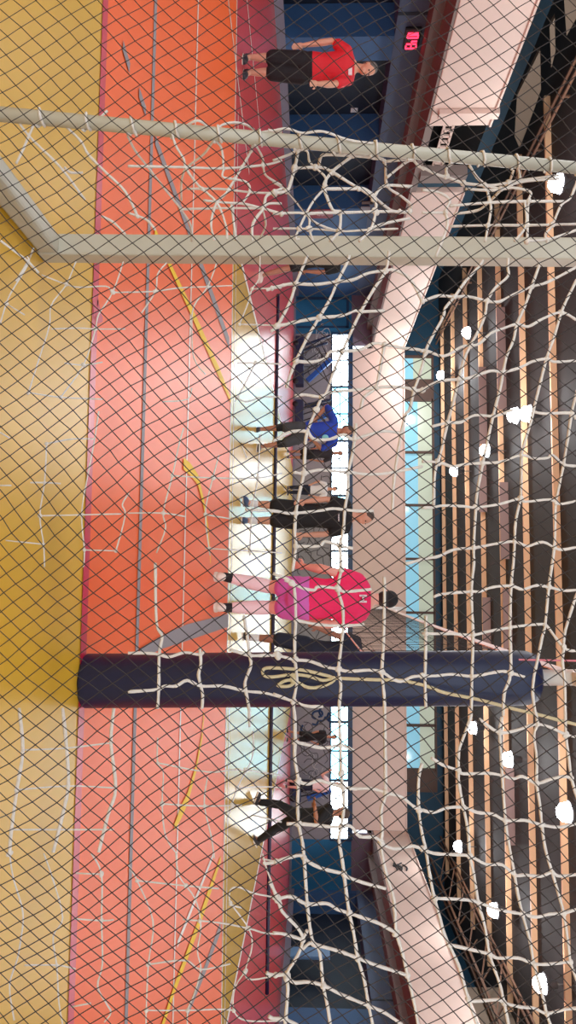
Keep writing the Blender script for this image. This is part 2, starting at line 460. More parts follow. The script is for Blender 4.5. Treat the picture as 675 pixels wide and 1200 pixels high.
# ------------------------------------------------------------------ ceiling lamps
lamp_px = [((657, 215), -8.8), ((550, 390), 0), ((519, 440), 0), ((606, 487), 0), ((621, 485), 0), ((572, 528), 0), ((535, 552), 0), ((557, 853), 0),
           ((599, 890), 0), ((667, 952), 0), ((540, 992), 0), ((582, 1067), 0), ((638, 1153), 0)]
ZL = 6.75
spots = [at(p, z=ZL) for p, _ in lamp_px]
names = ['lit ceiling lamp nearest on the left, seen beside the thin goal upright', 'lit ceiling lamp of the left row, second one away', 'lit ceiling lamp of the left row, hanging farthest near the pale parapet',
         'bright lit reflector built as a lamp, the farther of the close pair', 'lit ceiling lamp close to a bright reflector, the nearer of that pair', 'lit ceiling lamp of the inner left row behind the close pair', 'lit ceiling lamp farthest in the inner left row',  # the farther of the pair is a lit reflector, built as a lamp
         'lit ceiling lamp farthest in the inner right row, just past the padded post', 'lit ceiling lamp in the middle of the inner right row', 'largest brightest ceiling lamp of the inner right row', 'lit ceiling lamp farthest in the outer right row',
         'lit ceiling lamp in the middle of the outer right row', 'lit ceiling lamp nearest in the outer right row, at the picture edge']
added_spots = [Vector((x, y, ZL)) for x in (-8.8, -4.3, 5.0, 9.8) for y in (2.0, 7.0, 12.0)]  # unseen lamps added along the visible rows for general light
for i, pnt in enumerate(spots + added_spots):
    lab = names[i] if i < len(names) else 'unseen ceiling lamp added to carry the near rows on and light the hall'
    root = empty('ceiling_lamp', pnt, lab, 'lamp', 'lit lamps hanging under the roof')
    b = MB(); b.lathe(pnt, [(.02, .3), (.09, .3), (.12, .14), (.22, .06), (.26, .0), (.235, .0), (.14, .08), (.01, .09)], 20); b.build('lamp_housing', M['lamp_body'], root, smooth=True)
    b = MB(); b.lathe(pnt, [(.01, .07), (.14, .05), (.22, -.04), (.2, -.17), (.11, -.26), (.005, -.29)], 20); b.build('lamp_glass', M['lamp_glass'], root, smooth=True)  # glass oversized so that its shape takes in the lamp's glow
    b = MB(); b.tube([pnt + Vector((0, 0, .29)), Vector((pnt.x, pnt.y, ZC))], .018, 6); b.build('lamp_stem', M['lamp_body'], root)
    ld = bpy.data.lights.new('lamp_light', 'POINT'); ld.energy = LAMP_W * (3.2 if i == 2 else 1); ld.color = (.96, .98, 1.0); ld.shadow_soft_size = .2
    lo = bpy.data.objects.new('lamp_light', ld); COL.objects.link(lo); lo.parent = root; lo.location = (0, 0, -.45)

# ------------------------------------------------------------------ handball goal
gA = at((48, 291), z=0); gx = gA.x; gy = gA.y
gw = 3.0
GR = empty('handball_goal', (gx + gw / 2, gy, 0), 'white metal handball goal with a worn white cord net, close in front', 'goal')
def post(x):
    b = MB(); b.bar((x, gy, 0), (x + .03, gy, 2.08), .08, .08, Vector((0, 1, 0))); return b.build('goal_post', M['goal_white'], GR, bevel=.008)
post(gx); post(gx + gw + .08)
b = MB(); b.box((gx + .07, gy - .039, 2.0), (gx + gw + .075, gy + .039, 2.079)); b.build('crossbar', M['goal_white'], GR, bevel=.008)
R_lo, R_hi = at((-72, 127), z=.03), at((700, 199), Y=2.44)
def rear_pt(t, m=False):
    p = R_lo.lerp(R_hi, t)
    return p if not m else Vector((2 * (gx + gw / 2 + .04) - p.x, p.y, p.z))
for m in (False, True):
    px = gx if not m else gx + gw + .08
    lo = rear_pt(0, m); hi = rear_pt(1, m)
    b = MB(); b.tube([lo, hi], .019, 14); b.build('rear_upright', M['goal_white'], GR, smooth=True)
    b = MB(); b.bar((px, gy - .03, .042), (lo.x, lo.y - .03, .042), .07, .075); b.build('base_bar', M['goal_white'], GR, bevel=.012)
    b = MB(); b.tube(smoothpts([hi, hi + Vector((0, .05, .06)), Vector((px, gy - .1, 2.0)), Vector((px, gy, 2.04))], 5), .018, 10); b.build('top_stay', M['goal_white'], GR, smooth=True)
b = MB(); b.tube([rear_pt(0) , rear_pt(0, True)], .02, 10); b.build('rear_base_bar', M['goal_white'], GR, smooth=True)
for k in range(16):   # cord wound round the rear upright
    b = MB(); t = k / 15; c = rear_pt(.06 + t * .9)
    P = [c + Vector((math.cos(a) * .022, math.sin(a) * .022, .02 * a / 6.3 + random.uniform(-.002, .002))) for a in [j * 6.6 / 10 for j in range(11)]]
    b.tube(P, .0042, 5)
    b.build('lashing', M['cord'], GR, smooth=True)

# net cords, as they hang in the photograph
def N(ox, oy, *L, sc_=3.75): return [[(ox + x / sc_, oy + y / sc_) for x, y in l] for l in L]
cords = []
cords += N(320, 300, [(-30,150),(0,140),(60,125),(100,122),(190,125),(283,112),(350,105),(420,75),(495,65),(530,62),(600,100),(656,200)], [(0,310),(60,300),(100,290),(200,272),(300,262),(360,240),(385,245),(490,240)],
 [(100,462),(170,466),(230,450),(255,420),(370,415),(440,385),(490,390),(570,405),(640,412),(671,425)], [(95,615),(140,610),(215,620),(250,600),(350,590),(450,580),(500,575),(580,578),(620,590),(656,590)],
 [(150,0),(135,40),(100,122),(75,200),(20,305),(-10,330)], [(335,0),(320,40),(283,112),(250,190),(200,275),(150,360),(100,462),(70,540),(60,580)], [(510,-20),(495,65),(440,150),(385,245),(340,340),(300,430),(270,500),(235,600),(215,620),(190,675)],
 [(490,390),(470,500),(450,580),(400,620),(385,675)], [(671,425),(645,520),(620,590),(600,675),(580,705),(550,855),(530,1005),(525,1125)])
cords += N(495, 300, [(0,200),(70,175),(140,180),(200,178),(285,198),(340,200),(400,170),(480,135),(550,115),(675,50)], [(-8,420),(15,415),(95,440),(170,400),(210,395),(250,385),(300,340),(350,320),(415,300),(465,310),(530,275),(610,248),(675,280)],
 [(0,590),(60,555),(110,545),(160,542),(210,535),(300,505),(355,510),(430,490),(480,465),(545,452),(580,465),(675,460)], [(265,20),(245,50),(190,110),(140,180),(100,230),(90,270),(40,360),(15,415),(5,460)],
 [(378,10),(375,50),(375,90),(320,140),(285,198),(275,260),(245,330),(210,395),(185,450),(160,542),(125,680),(110,733),(80,865),(55,955),(50,1095)], [(515,30),(510,50),(480,135),(450,220),(415,300),(400,370),(370,440),(355,510),(340,590),(310,705),(290,795),(265,910)],
 [(680,100),(640,180),(610,248),(580,350),(545,452),(520,550),(490,670),(475,735),(450,815),(435,875)], [(680,590),(655,690)])
cords += N(320, 480, [(0,140),(60,105),(100,95),(150,98),(180,130),(250,130),(310,110),(350,130),(420,110),(490,95),(570,105)], [(90,275),(135,280),(200,265),(260,270),(330,275),(420,285),(500,280),(580,265),(656,250)],
 [(-120,440),(0,445),(60,455),(100,455),(200,445),(260,435),(315,440),(370,445),(440,445)], [(100,600),(200,600),(230,580),(300,600),(350,610)], [(190,0),(150,98),(140,180),(135,280),(115,370),(100,455),(95,550),(100,600),(85,710)],
 [(365,60),(350,190),(330,275),(330,350),(315,440),(310,520),(295,600),(298,640),(300,705)])
cords += N(495, 480, [(40,75),(110,58),(170,55),(230,25),(320,28),(400,0)], [(490,10),(540,18),(650,15),(675,40)], [(0,228),(75,232),(130,250),(190,240),(265,235),(340,230),(435,200),(490,215),(550,212),(570,200),(620,240),(675,248)],
 [(0,430),(45,430),(90,422),(180,425),(235,430),(340,415),(430,390),(450,405),(560,395),(600,415),(675,402)], [(-80,680),(15,655),(70,645),(140,615),(225,608),(320,590),(405,580),(460,600),(530,582),(600,615),(675,605)],
 [(265,235),(240,370),(235,430),(225,605),(226,675),(215,800),(222,990),(218,1165),(215,1325)], [(435,200),(435,300),(430,390),(410,490),(405,580),(400,675),(390,775),(385,957),(388,1157),(360,1245),(355,1345)], [(655,15),(640,120),(620,240),(600,340),(585,420),(580,600),(555,780),(540,943),(525,1005),(505,1105),(490,1175),(485,1250),(498,1345)])
cords += N(320, 660, [(50,75),(90,90),(130,110),(180,118),(200,103),(285,112),(310,125),(380,120),(430,115)], [(100,250),(200,270),(305,275),(400,270)], [(0,400),(60,415),(100,425),(160,430),(230,455),(285,465),(330,475),(420,470),(478,478),(520,505),(560,520),(610,500),(656,495)],
 [(0,575),(90,608),(150,628),(220,630)], [(0,45),(80,80),(95,130),(100,250),(95,340),(97,425),(105,520),(90,608),(95,675),(97,790)], [(300,30),(285,112),(305,190),(308,275),(300,360),(288,465),(298,540),(290,640),(295,760),(298,860),(300,930)],
 [(488,60),(490,125),(488,230),(485,360),(478,478),(485,550),(490,625),(492,760),(494,1012)], [(672,230),(670,400),(668,530),(672,640)])
cords += N(495, 660, [(50,148),(90,135),(215,125),(250,125),(310,105),(390,100),(440,115),(500,98),(555,105),(620,120),(675,118)], [(0,310),(40,310),(130,310),(222,315),(290,300),(385,282),(440,275),(520,268),(545,275),(580,320),(610,360),(640,382),(675,385)],
 [(0,495),(60,495),(130,488),(217,497),(290,485),(350,475),(388,482),(450,500)], [(680,130),(650,220),(625,310),(620,380),(615,430),(625,520),(628,695)])
cords += N(320, 840, [(90,110),(140,120),(200,135),(240,135),(300,125),(355,148)], [(100,280),(150,295),(200,280),(240,290),(340,315),(430,315),(500,335),(560,350),(600,380),(640,410),(656,410)], [(60,470),(115,470),(200,478),(280,485),(340,480),(380,525),(450,530),(490,565),(540,580),(610,568),(656,580)],
 [(-40,645),(0,640),(70,618),(125,610),(160,640),(220,668),(310,690),(330,705),(400,730),(495,755)], [(95,-10),(97,110),(95,180),(110,280),(108,380),(112,470),(130,560),(140,675),(150,823),(165,945),(180,1000),(205,1035),(220,1180),(240,1275),(252,1360)],
 [(298,180),(300,250),(312,380),(300,480),(290,540),(305,640),(322,775),(335,863),(355,955),(372,1060),(400,1155),(420,1270),(440,1360)], [(495,175),(495,335),(475,410),(480,500),(475,570),(500,700),(530,800),(540,950)], [(655,205),(640,270),(640,410),(656,520),(671,580),(685,675),(706,785),(731,875),(756,965),(816,1095),(856,1235),(900,1360)])
cords += N(495, 840, [(250,10),(335,68),(410,60),(470,40),(505,32),(560,45),(630,78),(675,88)], [(40,180),(90,212),(158,235),(180,250),(290,248),(350,258),(400,272),(440,262),(502,292),(560,275),(620,262),(655,270)], [(0,410),(50,420),(110,400),(180,398),(240,420),(310,428),(365,455),(450,455),(525,475),(600,485),(675,470)],
 [(0,580),(50,600),(130,605),(208,612),(280,648),(350,650),(405,695),(450,695),(520,700),(570,683),(600,700),(675,693)], [(215,-15),(210,10),(180,90),(160,150),(158,230),(160,290),(180,398),(200,500),(208,612),(225,690),(245,815),(275,925),(295,1043),(340,1175),(358,1255),(380,1360)], [(350,0),(345,30),(340,68),(350,250),(365,455),(380,560),(405,695),(420,785),(440,867),(470,975),(490,1085),(530,1235),(545,1303),(565,1360)],
 [(498,-20),(505,32),(490,80),(502,180),(502,292),(515,380),(525,475),(540,580),(570,683),(600,785),(620,863),(640,995),(650,1077),(680,1160)], [(628,-20),(630,78),(640,160),(655,270),(680,360)])
cords += N(320, 1020, [(0,120),(20,125),(80,115),(150,148),(235,145),(280,170),(335,188),(400,210),(470,235),(540,275)], [(0,275),(50,280),(130,305)], [(180,325),(290,355),(372,385),(450,415),(590,460)], [(-30,450),(0,460),(55,460),(90,492),(150,490),(220,505),(300,545),(420,595),(490,625),(570,680)], [(-20,640),(0,650),(55,655),(110,680)],
 [(-15,50),(0,80),(20,125),(40,180),(110,255),(130,305),(110,370),(60,455),(65,520),(55,655),(50,690)], [(130,300),(145,275),(150,262)], [(130,345),(160,320),(180,325)], [(540,275),(570,370),(590,460),(615,560),(640,690)])
cords += N(495, 1020, [(40,122),(180,128),(245,140),(310,165),(370,180),(440,192),(500,205),(560,192),(620,188),(680,170)], [(110,325),(200,345),(295,368),(330,385),(420,385),(490,410),(550,412),(650,402)], [(190,560),(220,575),(330,568),(358,582),(430,600),(490,605),(545,628),(620,612),(680,605)])
side = []
side += N(320, 120, [(-20,120),(0,125),(60,115),(130,135),(220,128),(330,165),(440,180)], [(0,255),(70,230),(110,210),(150,215),(160,260),(190,290),(230,330),(225,375),(180,430),(145,490),(100,590),(115,600)], [(110,210),(95,290),(75,360),(60,390),(0,400)],
 [(0,350),(60,390),(145,490),(190,530),(290,565),(420,560),(550,555)], [(95,290),(190,285),(240,295),(330,350),(440,420),(450,480),(430,555),(380,610)], [(350,235),(270,295),(230,345),(225,380),(260,470),(295,485),(290,565),(250,610)],
 [(200,285),(210,240),(240,230),(370,235),(440,245),(490,260),(500,365),(560,410),(605,450),(600,480)], [(225,380),(335,380),(400,380),(450,415)], [(440,430),(460,390),(500,365),(610,370)], [(490,260),(590,250)], [(500,330),(600,255),(640,280),(665,295)],
 [(145,490),(220,485),(295,485),(450,480),(600,480)], [(450,420),(520,475),(590,485)], [(430,555),(500,530),(600,510)], [(0,490),(145,490),(160,560),(175,610)], [(0,555),(150,555),(290,565)])
side += N(495, 120, [(0,285),(60,315),(105,325),(105,290),(135,265)], [(105,325),(180,355),(270,365),(345,380),(400,375),(475,395),(465,440),(460,610)], [(205,275),(240,330),(275,365),(295,430),(300,480),(275,610)], [(180,355),(300,365),(420,345),(600,320)],
 [(190,380),(330,385),(430,350),(600,335)], [(400,300),(380,350),(340,390),(290,440),(240,475),(140,490)], [(400,280),(420,290),(430,335)], [(120,455),(300,440),(450,435),(620,435)], [(120,545),(300,540),(460,540),(675,535)], [(450,440),(455,540),(405,610)],
 [(680,345),(650,420),(610,450),(570,540),(540,580),(550,615)], [(460,610),(560,600),(680,560)], [(0,385),(70,395),(120,430),(100,480),(110,540),(60,675)], [(0,485),(100,485)])
side += N(150, 120, [(0,150),(30,210),(80,275),(170,390),(240,480),(275,540),(280,610)], [(30,100),(30,125),(40,150)], [(190,120),(195,140),(210,190),(245,250),(255,290),(310,365),(390,440),(430,540),(435,600)], [(260,100),(305,80),(350,105),(380,150),(360,190),(330,230),(255,290),(235,350),(235,430)],
 [(380,165),(400,110),(450,90),(510,95),(560,130),(545,180),(540,215),(480,320),(430,400),(390,440),(365,530),(380,605)], [(380,165),(410,200),(420,285),(415,325),(450,335),(520,350),(535,390),(505,440)], [(560,185),(590,240),(595,290),(610,325),(675,365)], [(540,215),(575,140),(640,125),(675,130)],
 [(0,280),(250,285),(420,290),(600,275),(675,255)], [(260,380),(400,380),(540,395),(675,400)], [(330,430),(420,440),(500,445),(590,465),(675,490)], [(675,380),(610,410),(595,465),(550,530),(545,605)], [(590,465),(605,540),(575,605)], [(590,465),(620,445),(675,445)], [(455,450),(475,605)], [(230,470),(400,465),(590,465)], [(0,485),(80,515),(120,560)])
side += N(0, 130, [(220,0),(180,40),(140,130),(110,200),(80,260)], [(60,0),(140,120),(300,280),(420,440)], [(330,80),(400,150),(440,220),(530,310),(620,400),(680,520)], [(530,0),(480,50),(470,70)], [(320,280),(350,305),(410,305)], [(500,520),(560,550),(620,610)], [(0,640),(80,700),(140,745),(190,800)], [(140,745),(165,680)], [(140,745),(80,844)], sc_=4.22)
low = []
low += N(150, 660, [(0,395),(70,395),(135,400),(180,412),(250,392),(315,402),(335,385)], [(0,565),(130,555),(160,540),(210,540),(260,515),(320,540),(420,540),(515,562),(600,570),(675,590)], [(450,380),(535,405),(600,405),(675,405)], [(120,0),(125,260),(150,320),(137,400),(135,550),(130,640)], [(315,370),(320,440),(310,490),(320,540),(328,580),(325,640)], [(510,230),(525,330),(535,405),(540,450),(515,520),(518,562),(532,640),(535,720)])
low += N(150, 1000, [(210,0),(225,100),(295,200),(320,320),(305,430),(320,510),(290,620),(262,690),(262,770)], [(0,50),(40,120),(110,300),(90,480),(80,690),(80,770)], [(500,240),(450,220),(450,160),(490,150),(550,175),(660,200),(675,240)], [(450,220),(530,330),(545,410),(515,520),(545,555),(675,530)], [(590,0),(610,70),(660,200)], [(590,25),(675,40)],
 [(240,290),(400,305),(530,330),(600,350),(675,355)], [(515,520),(470,590),(465,690),(520,735),(675,735)], [(80,490),(250,470),(320,510),(450,485)], [(80,690),(262,690),(400,685),(465,690)], [(40,120),(230,140),(400,155)])
low += N(150, 300, [(0,160),(120,155),(230,140),(350,135),(460,130)], [(390,30),(350,135),(290,220),(280,320),(290,450),(340,520)], [(480,470),(550,470),(675,475)], [(60,250),(120,155),(130,80),(170,30)], [(280,580),(260,630),(150,640)], [(560,470),(520,550),(470,640)], [(470,620),(520,640),(590,620),(675,620)], [(490,300),(530,200),(545,145),(575,100),(580,0)], [(545,145),(675,140)], [(490,300),(640,305),(660,310)])
low += N(0, 300, [(400,30),(350,150),(270,260),(260,370),(200,560),(150,720)], [(650,30),(595,190),(520,310),(500,400),(440,575),(320,745)], [(220,100),(350,150),(420,165),(560,160),(595,190),(680,190)], [(270,385),(420,380),(500,385),(660,385)], [(30,250),(130,310)], [(140,0),(150,40),(60,190),(30,260),(0,360)], [(340,565),(440,575),(540,560)], [(150,720),(320,745),(540,755)], sc_=4.5)
low += N(0, 480, [(0,120),(50,150)], [(520,10),(495,180),(460,360),(430,550),(445,740),(440,830)], [(245,180),(235,380),(210,560),(230,710),(235,830)], [(245,180),(380,155),(495,155)], [(160,385),(240,385),(320,390)], [(210,560),(430,555),(640,550)], [(680,440),(645,500),(660,560),(610,750)], [(440,740),(610,745)], [(0,400),(60,400)], [(30,690),(230,710)], sc_=4.5)
low += N(0, 1000, [(50,0),(70,130),(120,310),(110,450),(90,560),(50,700),(75,880)], [(230,0),(280,140),(330,340),(280,440),(300,600),(310,780),(330,900)], [(480,0),(535,110),(535,350),(540,580),(515,700),(560,790),(585,840),(550,890)], [(400,105),(535,110)], [(390,345),(540,355),(600,350)], [(130,590),(300,590),(400,610)], [(375,810),(480,790)], sc_=4.5)
low += N(150, 480, [(245,80),(225,150),(195,290),(155,450),(165,520),(125,630)], [(0,455),(155,455),(250,470)], [(400,200),(365,330),(340,460),(360,640)], [(195,290),(365,300),(570,300),(675,280)], [(580,110),(570,300),(545,440),(535,640)], [(335,460),(450,480)], [(500,160),(520,210)], [(535,620),(675,630)], [(340,610),(535,620)])
low += N(150, 830, [(130,130),(130,240),(155,280),(150,420),(165,560),(215,640)], [(130,240),(350,280),(490,270),(675,295)], [(350,300),(335,420),(365,560),(380,660)], [(550,100),(545,220),(480,350),(440,480)], [(150,420),(335,430),(500,425)], [(550,470),(675,500)], [(480,350),(600,345),(675,350)])
low += N(0, 830, [(330,0),(350,200),(360,400),(330,560),(280,760)], [(100,0),(120,220),(90,420),(60,640),(50,770)], [(120,220),(350,210),(600,180)], [(90,430),(360,410),(600,420)], [(60,640),(310,640),(600,640)], [(600,0),(585,180),(610,420),(570,560),(520,760)], sc_=4.5)

def noise2(x, z): return .03 * math.sin(5.1 * x + 1.3 * z) + .022 * math.sin(3.3 * z - 7.1 * x + 1) + .012 * math.sin(17 * x + 11 * z)
SL = (R_hi.y - R_lo.y) / (R_hi.z - R_lo.z)
def back_pt(p):
    d = ray(p)
    # plane y = R_lo.y + SL*(z - R_lo.z)
    t = (R_lo.y + SL * (CAM.z - R_lo.z) - CAM.y) / (d.y - SL * d.z)
    q = CAM + d * t
    return CAM + d * (t * (1 + .6 * noise2(q.x, q.z)))
pr = Vector((gx, gy, 1.0)); nrm = (R_hi - R_lo).cross(pr - R_lo).normalized()
def side_pt(p):
    d = ray(p); t = nrm.dot(R_lo - CAM) / nrm.dot(d); q = CAM + d * t
    if q.y < 1.9 or q.y > gy + .1: return None
    return q
net = MB()
def cord(P2, r, fn=back_pt):
    P = [fn(p) for p in P2]
    if any(q is None for q in P): P = [back_pt(p) for p in P2]
    S = smoothpts(P, 4)
    net.tube(S, [r * random.uniform(.85, 1.12) for _ in S], 6)
for c in cords: cord(c, .0046)
for i, c in enumerate(side): cord(c, .0046 if c[0][0] > 320 else .0036, side_pt if i % 3 == 0 else back_pt)
for c in low: cord(c, .0020 if c[0][1] < 660 or c[0][1] > 840 else .0045)
# knots where cords cross
segs = []
for ci, c in enumerate(cords + low + side):
    for a, b_ in zip(c, c[1:]): segs.append((ci, a, b_))
def cross(a, b_, c, d):
    r = (b_[0] - a[0], b_[1] - a[1]); s = (d[0] - c[0], d[1] - c[1]); den = r[0] * s[1] - r[1] * s[0]
    if abs(den) < 1e-6: return None
    t = ((c[0] - a[0]) * s[1] - (c[1] - a[1]) * s[0]) / den; u = ((c[0] - a[0]) * r[1] - (c[1] - a[1]) * r[0]) / den
    if -.02 <= t <= 1.02 and -.02 <= u <= 1.02: return (a[0] + r[0] * t, a[1] + r[1] * t)
knots = []
for i in range(len(segs)):
    for j in range(i + 1, len(segs)):
        if segs[i][0] == segs[j][0]: continue
        k = cross(segs[i][1], segs[i][2], segs[j][1], segs[j][2])
        if k and all((k[0] - q[0]) ** 2 + (k[1] - q[1]) ** 2 > 80 for q in knots): knots.append(k)
for k in knots:
    q = back_pt(k); rr = random.uniform(.0075, .0105) if k[0] > 320 else random.uniform(.0045, .0065)
    net.ell(q, (rr, rr * .9, rr * random.uniform(1.0, 1.5)), 8, 6, Euler((random.uniform(0, 3), random.uniform(0, 3), 0)).to_matrix())
no = net.build('goal_net', M['cord'], GR, smooth=True); no['label'] = 'worn white knotted cord net'

# ------------------------------------------------------------------ black safety net in front of the camera
def netwarp(x, y):
    g = math.exp(-(max(x, 0) / 120) ** 2)
    dy = 16 * g * (math.tanh((y - 590) / 45) - math.tanh((y - 1110) / 60)) + 5 * math.sin(x / 90 + y / 170) + 3 * math.sin(y / 60 - x / 45)
    dx = 5 * math.sin(y / 140 + x / 200) + 3 * math.sin(x / 50 + y / 75)
    return x + dx, y + dy
e1, e2 = (15.0, -9.0), (12.2, 12.4)
bn = MB()
YB = 1.45
def bn_pt(i, j):
    x = e1[0] * i + e2[0] * j; y = e1[1] * i + e2[1] * j + 300
    X, Y = netwarp(x, y)
    j1 = math.sin(i * 12.9898 + j * 78.233) * 43758.5453; j1 -= math.floor(j1); j2 = math.sin(i * 39.346 + j * 11.135) * 24634.63; j2 -= math.floor(j2)
    X += (j1 - .5) * 1.6; Y += (j2 - .5) * 1.6
    q = at((X, Y), Y=YB); q.y += .015 * math.sin(2.2 * q.x) + .01 * math.sin(3 * q.z + 1)
    return q
def inside(i, j):
    x = e1[0] * i + e2[0] * j; y = e1[1] * i + e2[1] * j + 300
    return -140 < x < 790 and -160 < y < 1360
RI = range(-130, 140); RJ = range(-130, 160)
def runs(outer, inner, f):
    for a in outer:
        cur = []
        for c in inner:
            if inside(*f(a, c)): cur.append(bn_pt(*f(a, c)))
            elif cur:
                if len(cur) > 1: bn.tube(cur, .00092, 4, caps=False)
                cur = []
        if len(cur) > 1: bn.tube(cur, .00092, 4, caps=False)
runs(RI, RJ, lambda a, c: (a, c)); runs(RJ, RI, lambda a, c: (c, a))
for i in RI:
    for j in RJ:
        if inside(i, j):
            q = bn_pt(i, j); r = .0016
            bn.add([q + Vector(v) * r for v in ((1, 0, 0), (-1, 0, 0), (0, 1, 0), (0, -1, 0), (0, 0, 1.1), (0, 0, -1.1))], [(0, 2, 4), (2, 1, 4), (1, 3, 4), (3, 0, 4), (2, 0, 5), (1, 2, 5), (3, 1, 5), (0, 3, 5)])
tag(bn.build('safety_net', M['black_cord']), 'black fine diamond-mesh ball-stop net hanging nearest, across the whole view', 'net')

# ------------------------------------------------------------------ volleyball posts and net
base = at((90, 799), z=0); base.y += .11; base.x = .458 - .02
def vpost(p0, lab, lean):
    root = empty('volleyball_post', p0, lab, 'post')
    ax = Vector((lean, 0, 1)).normalized()
    rot = Matrix.Rotation(0, 3, 'Z')
    b = MB(); n = 40; rings_ = []
    for h, k in ((0, .93), (.012, 1), (1.86, 1), (1.92, .97), (1.955, .85), (1.97, .6)):
        ring = []
        for i in range(n):
            a = 2 * math.pi * i / n
            r = .117 * k * (1 + .0 * math.cos(4 * a))
            if math.cos(a - 4.9) > .985: r *= .965         # seam groove facing the goal
            ring.append(p0 + ax * h + Vector((math.cos(a) * r, math.sin(a) * r, 0)))
        rings_.append(ring)
    b.rings(rings_); b.build('post_padding', M['pad'], root, smooth=True)
    b = MB(); b.tube([p0 + ax * 1.9, p0 + ax * 2.62], .034, 18); b.tube([p0 + ax * 2.61, p0 + ax * 2.66], .038, 18); b.build('pole', M['white_pole'], root, smooth=True)
    b = MB(); c = p0 + ax * 2.1 + Vector((.0, -.05, 0)); b.box((c.x - .03, c.y - .05, c.z), (c.x + .03, c.y + .02, c.z + .12)); b.build('winch', M['white_pole'], root, bevel=.006)
    return root
NP = vpost(base, 'near volleyball post in dark navy padding with white pole above', -.019)
xn = .458
far = Vector((xn, 13.9, 0))
vpost(far, 'far volleyball post in navy padding, mostly hidden behind the pink shirt player', 0)
VN = empty('volleyball_net', (xn, 8.6, 1.3), 'black volleyball net seen almost edge-on from its white top tape', 'net')
def sag(y): t = (y - 3.45) / 10.3; return -.05 * 4 * t * (1 - t)
y0, y1 = 3.62, 13.66
b = MB()
for k in range(103):
    y = y0 + (y1 - y0) * k / 102; b.tube([(xn + random.uniform(-.006, .006), y, 1.35 + sag(y)), (xn, y, 2.33 + sag(y))], .0016, 4, caps=False)
for j in range(11):
    z = 1.35 + .097 * j; b.tube([(xn + random.uniform(-.006, .006), y0 + (y1 - y0) * k / 30, z + sag(y0 + (y1 - y0) * k / 30)) for k in range(31)], .0016, 4, caps=False)
b.build('mesh_netting', M['black_cord'], VN)
b = MB()
for k in range(20):
    ya = y0 + (y1 - y0) * k / 20; yb = y0 + (y1 - y0) * (k + 1) / 20; b.bar((xn, ya, 2.34 + sag(ya)), (xn, yb, 2.34 + sag(yb)), .008, .075)
b.build('top_tape', M['tape'], VN)
b = MB(); b.tube([(xn, y0 + (y1 - y0) * k / 20, 1.35 + sag(y0 + (y1 - y0) * k / 20)) for k in range(21)], .006, 6); b.build('bottom_cord', M['tape'], VN)
b = MB(); pt = Vector((base.x - .045, base.y, 2.3))
b.tube([(xn, y0, 2.36), pt + Vector((0, .03, .12))], .006, 6); b.build('tension_cord', M['tape'], NP)
b = MB(); b.tube([(xn, y0, 2.31), pt], .006, 6); b.build('tension_cord', M['tape'], NP)
b = MB()
b.tube([(xn, y0, 1.36), Vector((base.x, base.y + .14, 1.3))], .005, 6)
b.build('tension_cord', M['tape'], NP)
b = MB(); a_ = at((608, 773), Y=3.2); c_ = at((682, 774.5), Y=3.2); b.tube([a_, c_, c_ + Vector((0, .05, .3))], .004, 6); b.build('pink_cord', M['pink_cord'], NP)
# cream rope hung in a loop on the padding and led up past its right side
Yr = base.y - .14
def rp(L, ox, oy): return [at((ox + x / 3.75, oy + y / 3.75), Y=Yr) for x, y in L]
b = MB()
b.tube(smoothpts(rp([(-35,462),(0,460),(130,470),(240,495),(280,505),(450,512),(560,515),(675,540)], 320, 660) + rp([(100,570),(250,600),(400,640),(520,668),(600,690),(690,712)], 495, 660), 4), .0068, 8)
b.tube(smoothpts(rp([(-35,462),(-45,470),(-45,482),(-35,496),(0,500),(80,490),(150,495),(220,515),(262,506),(255,525),(200,545),(150,545),(100,520),(60,515),(20,538),(70,540),(95,522)], 320, 660), 4), .0068, 8)
b.ell(at((344, 796), Y=Yr), (.02, .014, .016), 10, 8); b.ell(at((390, 796), Y=Yr), (.013, .012, .013), 10, 8)
tag(b.build('rope', M['cream_rope'], smooth=True), 'cream rope tied in a loop against the navy padded post', 'rope')

# ------------------------------------------------------------------ small things of the hall
hA, hB = at((326, 345), z=.04), at((313, 1165), z=.04)
b = MB(); b.tube(smoothpts([hA.lerp(hB, k / 12) + Vector((0, .05 * math.sin(k * 2.1), 0)) for k in range(13)], 3), .04, 8)
tag(b.build('floor_cord', M['line_navy'], smooth=True), 'long dark navy cord lying across the far part of the floor', 'cord')
# digital clock on the left pale band
c0 = at((483, 46), x=-XW + .1)
ck = empty('digital_clock', c0, 'small digital wall clock with red glowing digits reading 1043', 'clock')
b = MB(); b.box((-XW + .03, c0.y - .36, c0.z - .2), (-XW + .1, c0.y + .36, c0.z + .2)); b.build('clock_case', M['black'], ck, bevel=.02)
SEG = {'1': 'bc', '0': 'abcdef', '4': 'fgbc', '3': 'abgcd'}
for i, ch in enumerate('1043'):
    yc = c0.y - .24 + .16 * i + (.03 if i > 1 else -.03); hw, hh = .05, .13; x = -XW + .108
    ln = {'a': ((-hw, hh), (hw, hh)), 'b': ((hw, hh), (hw, 0)), 'c': ((hw, 0), (hw, -hh)), 'd': ((-hw, -hh), (hw, -hh)), 'e': ((-hw, 0), (-hw, -hh)), 'f': ((-hw, hh), (-hw, 0)), 'g': ((-hw, 0), (hw, 0))}
    b = MB()
    for s_ in SEG[ch]:
        (a0, z0), (a1, z1) = ln[s_]; b.bar((x, yc + a0, c0.z + z0), (x, yc + a1, c0.z + z1), .032, .032)
    b.build('digit', M['led'], ck)
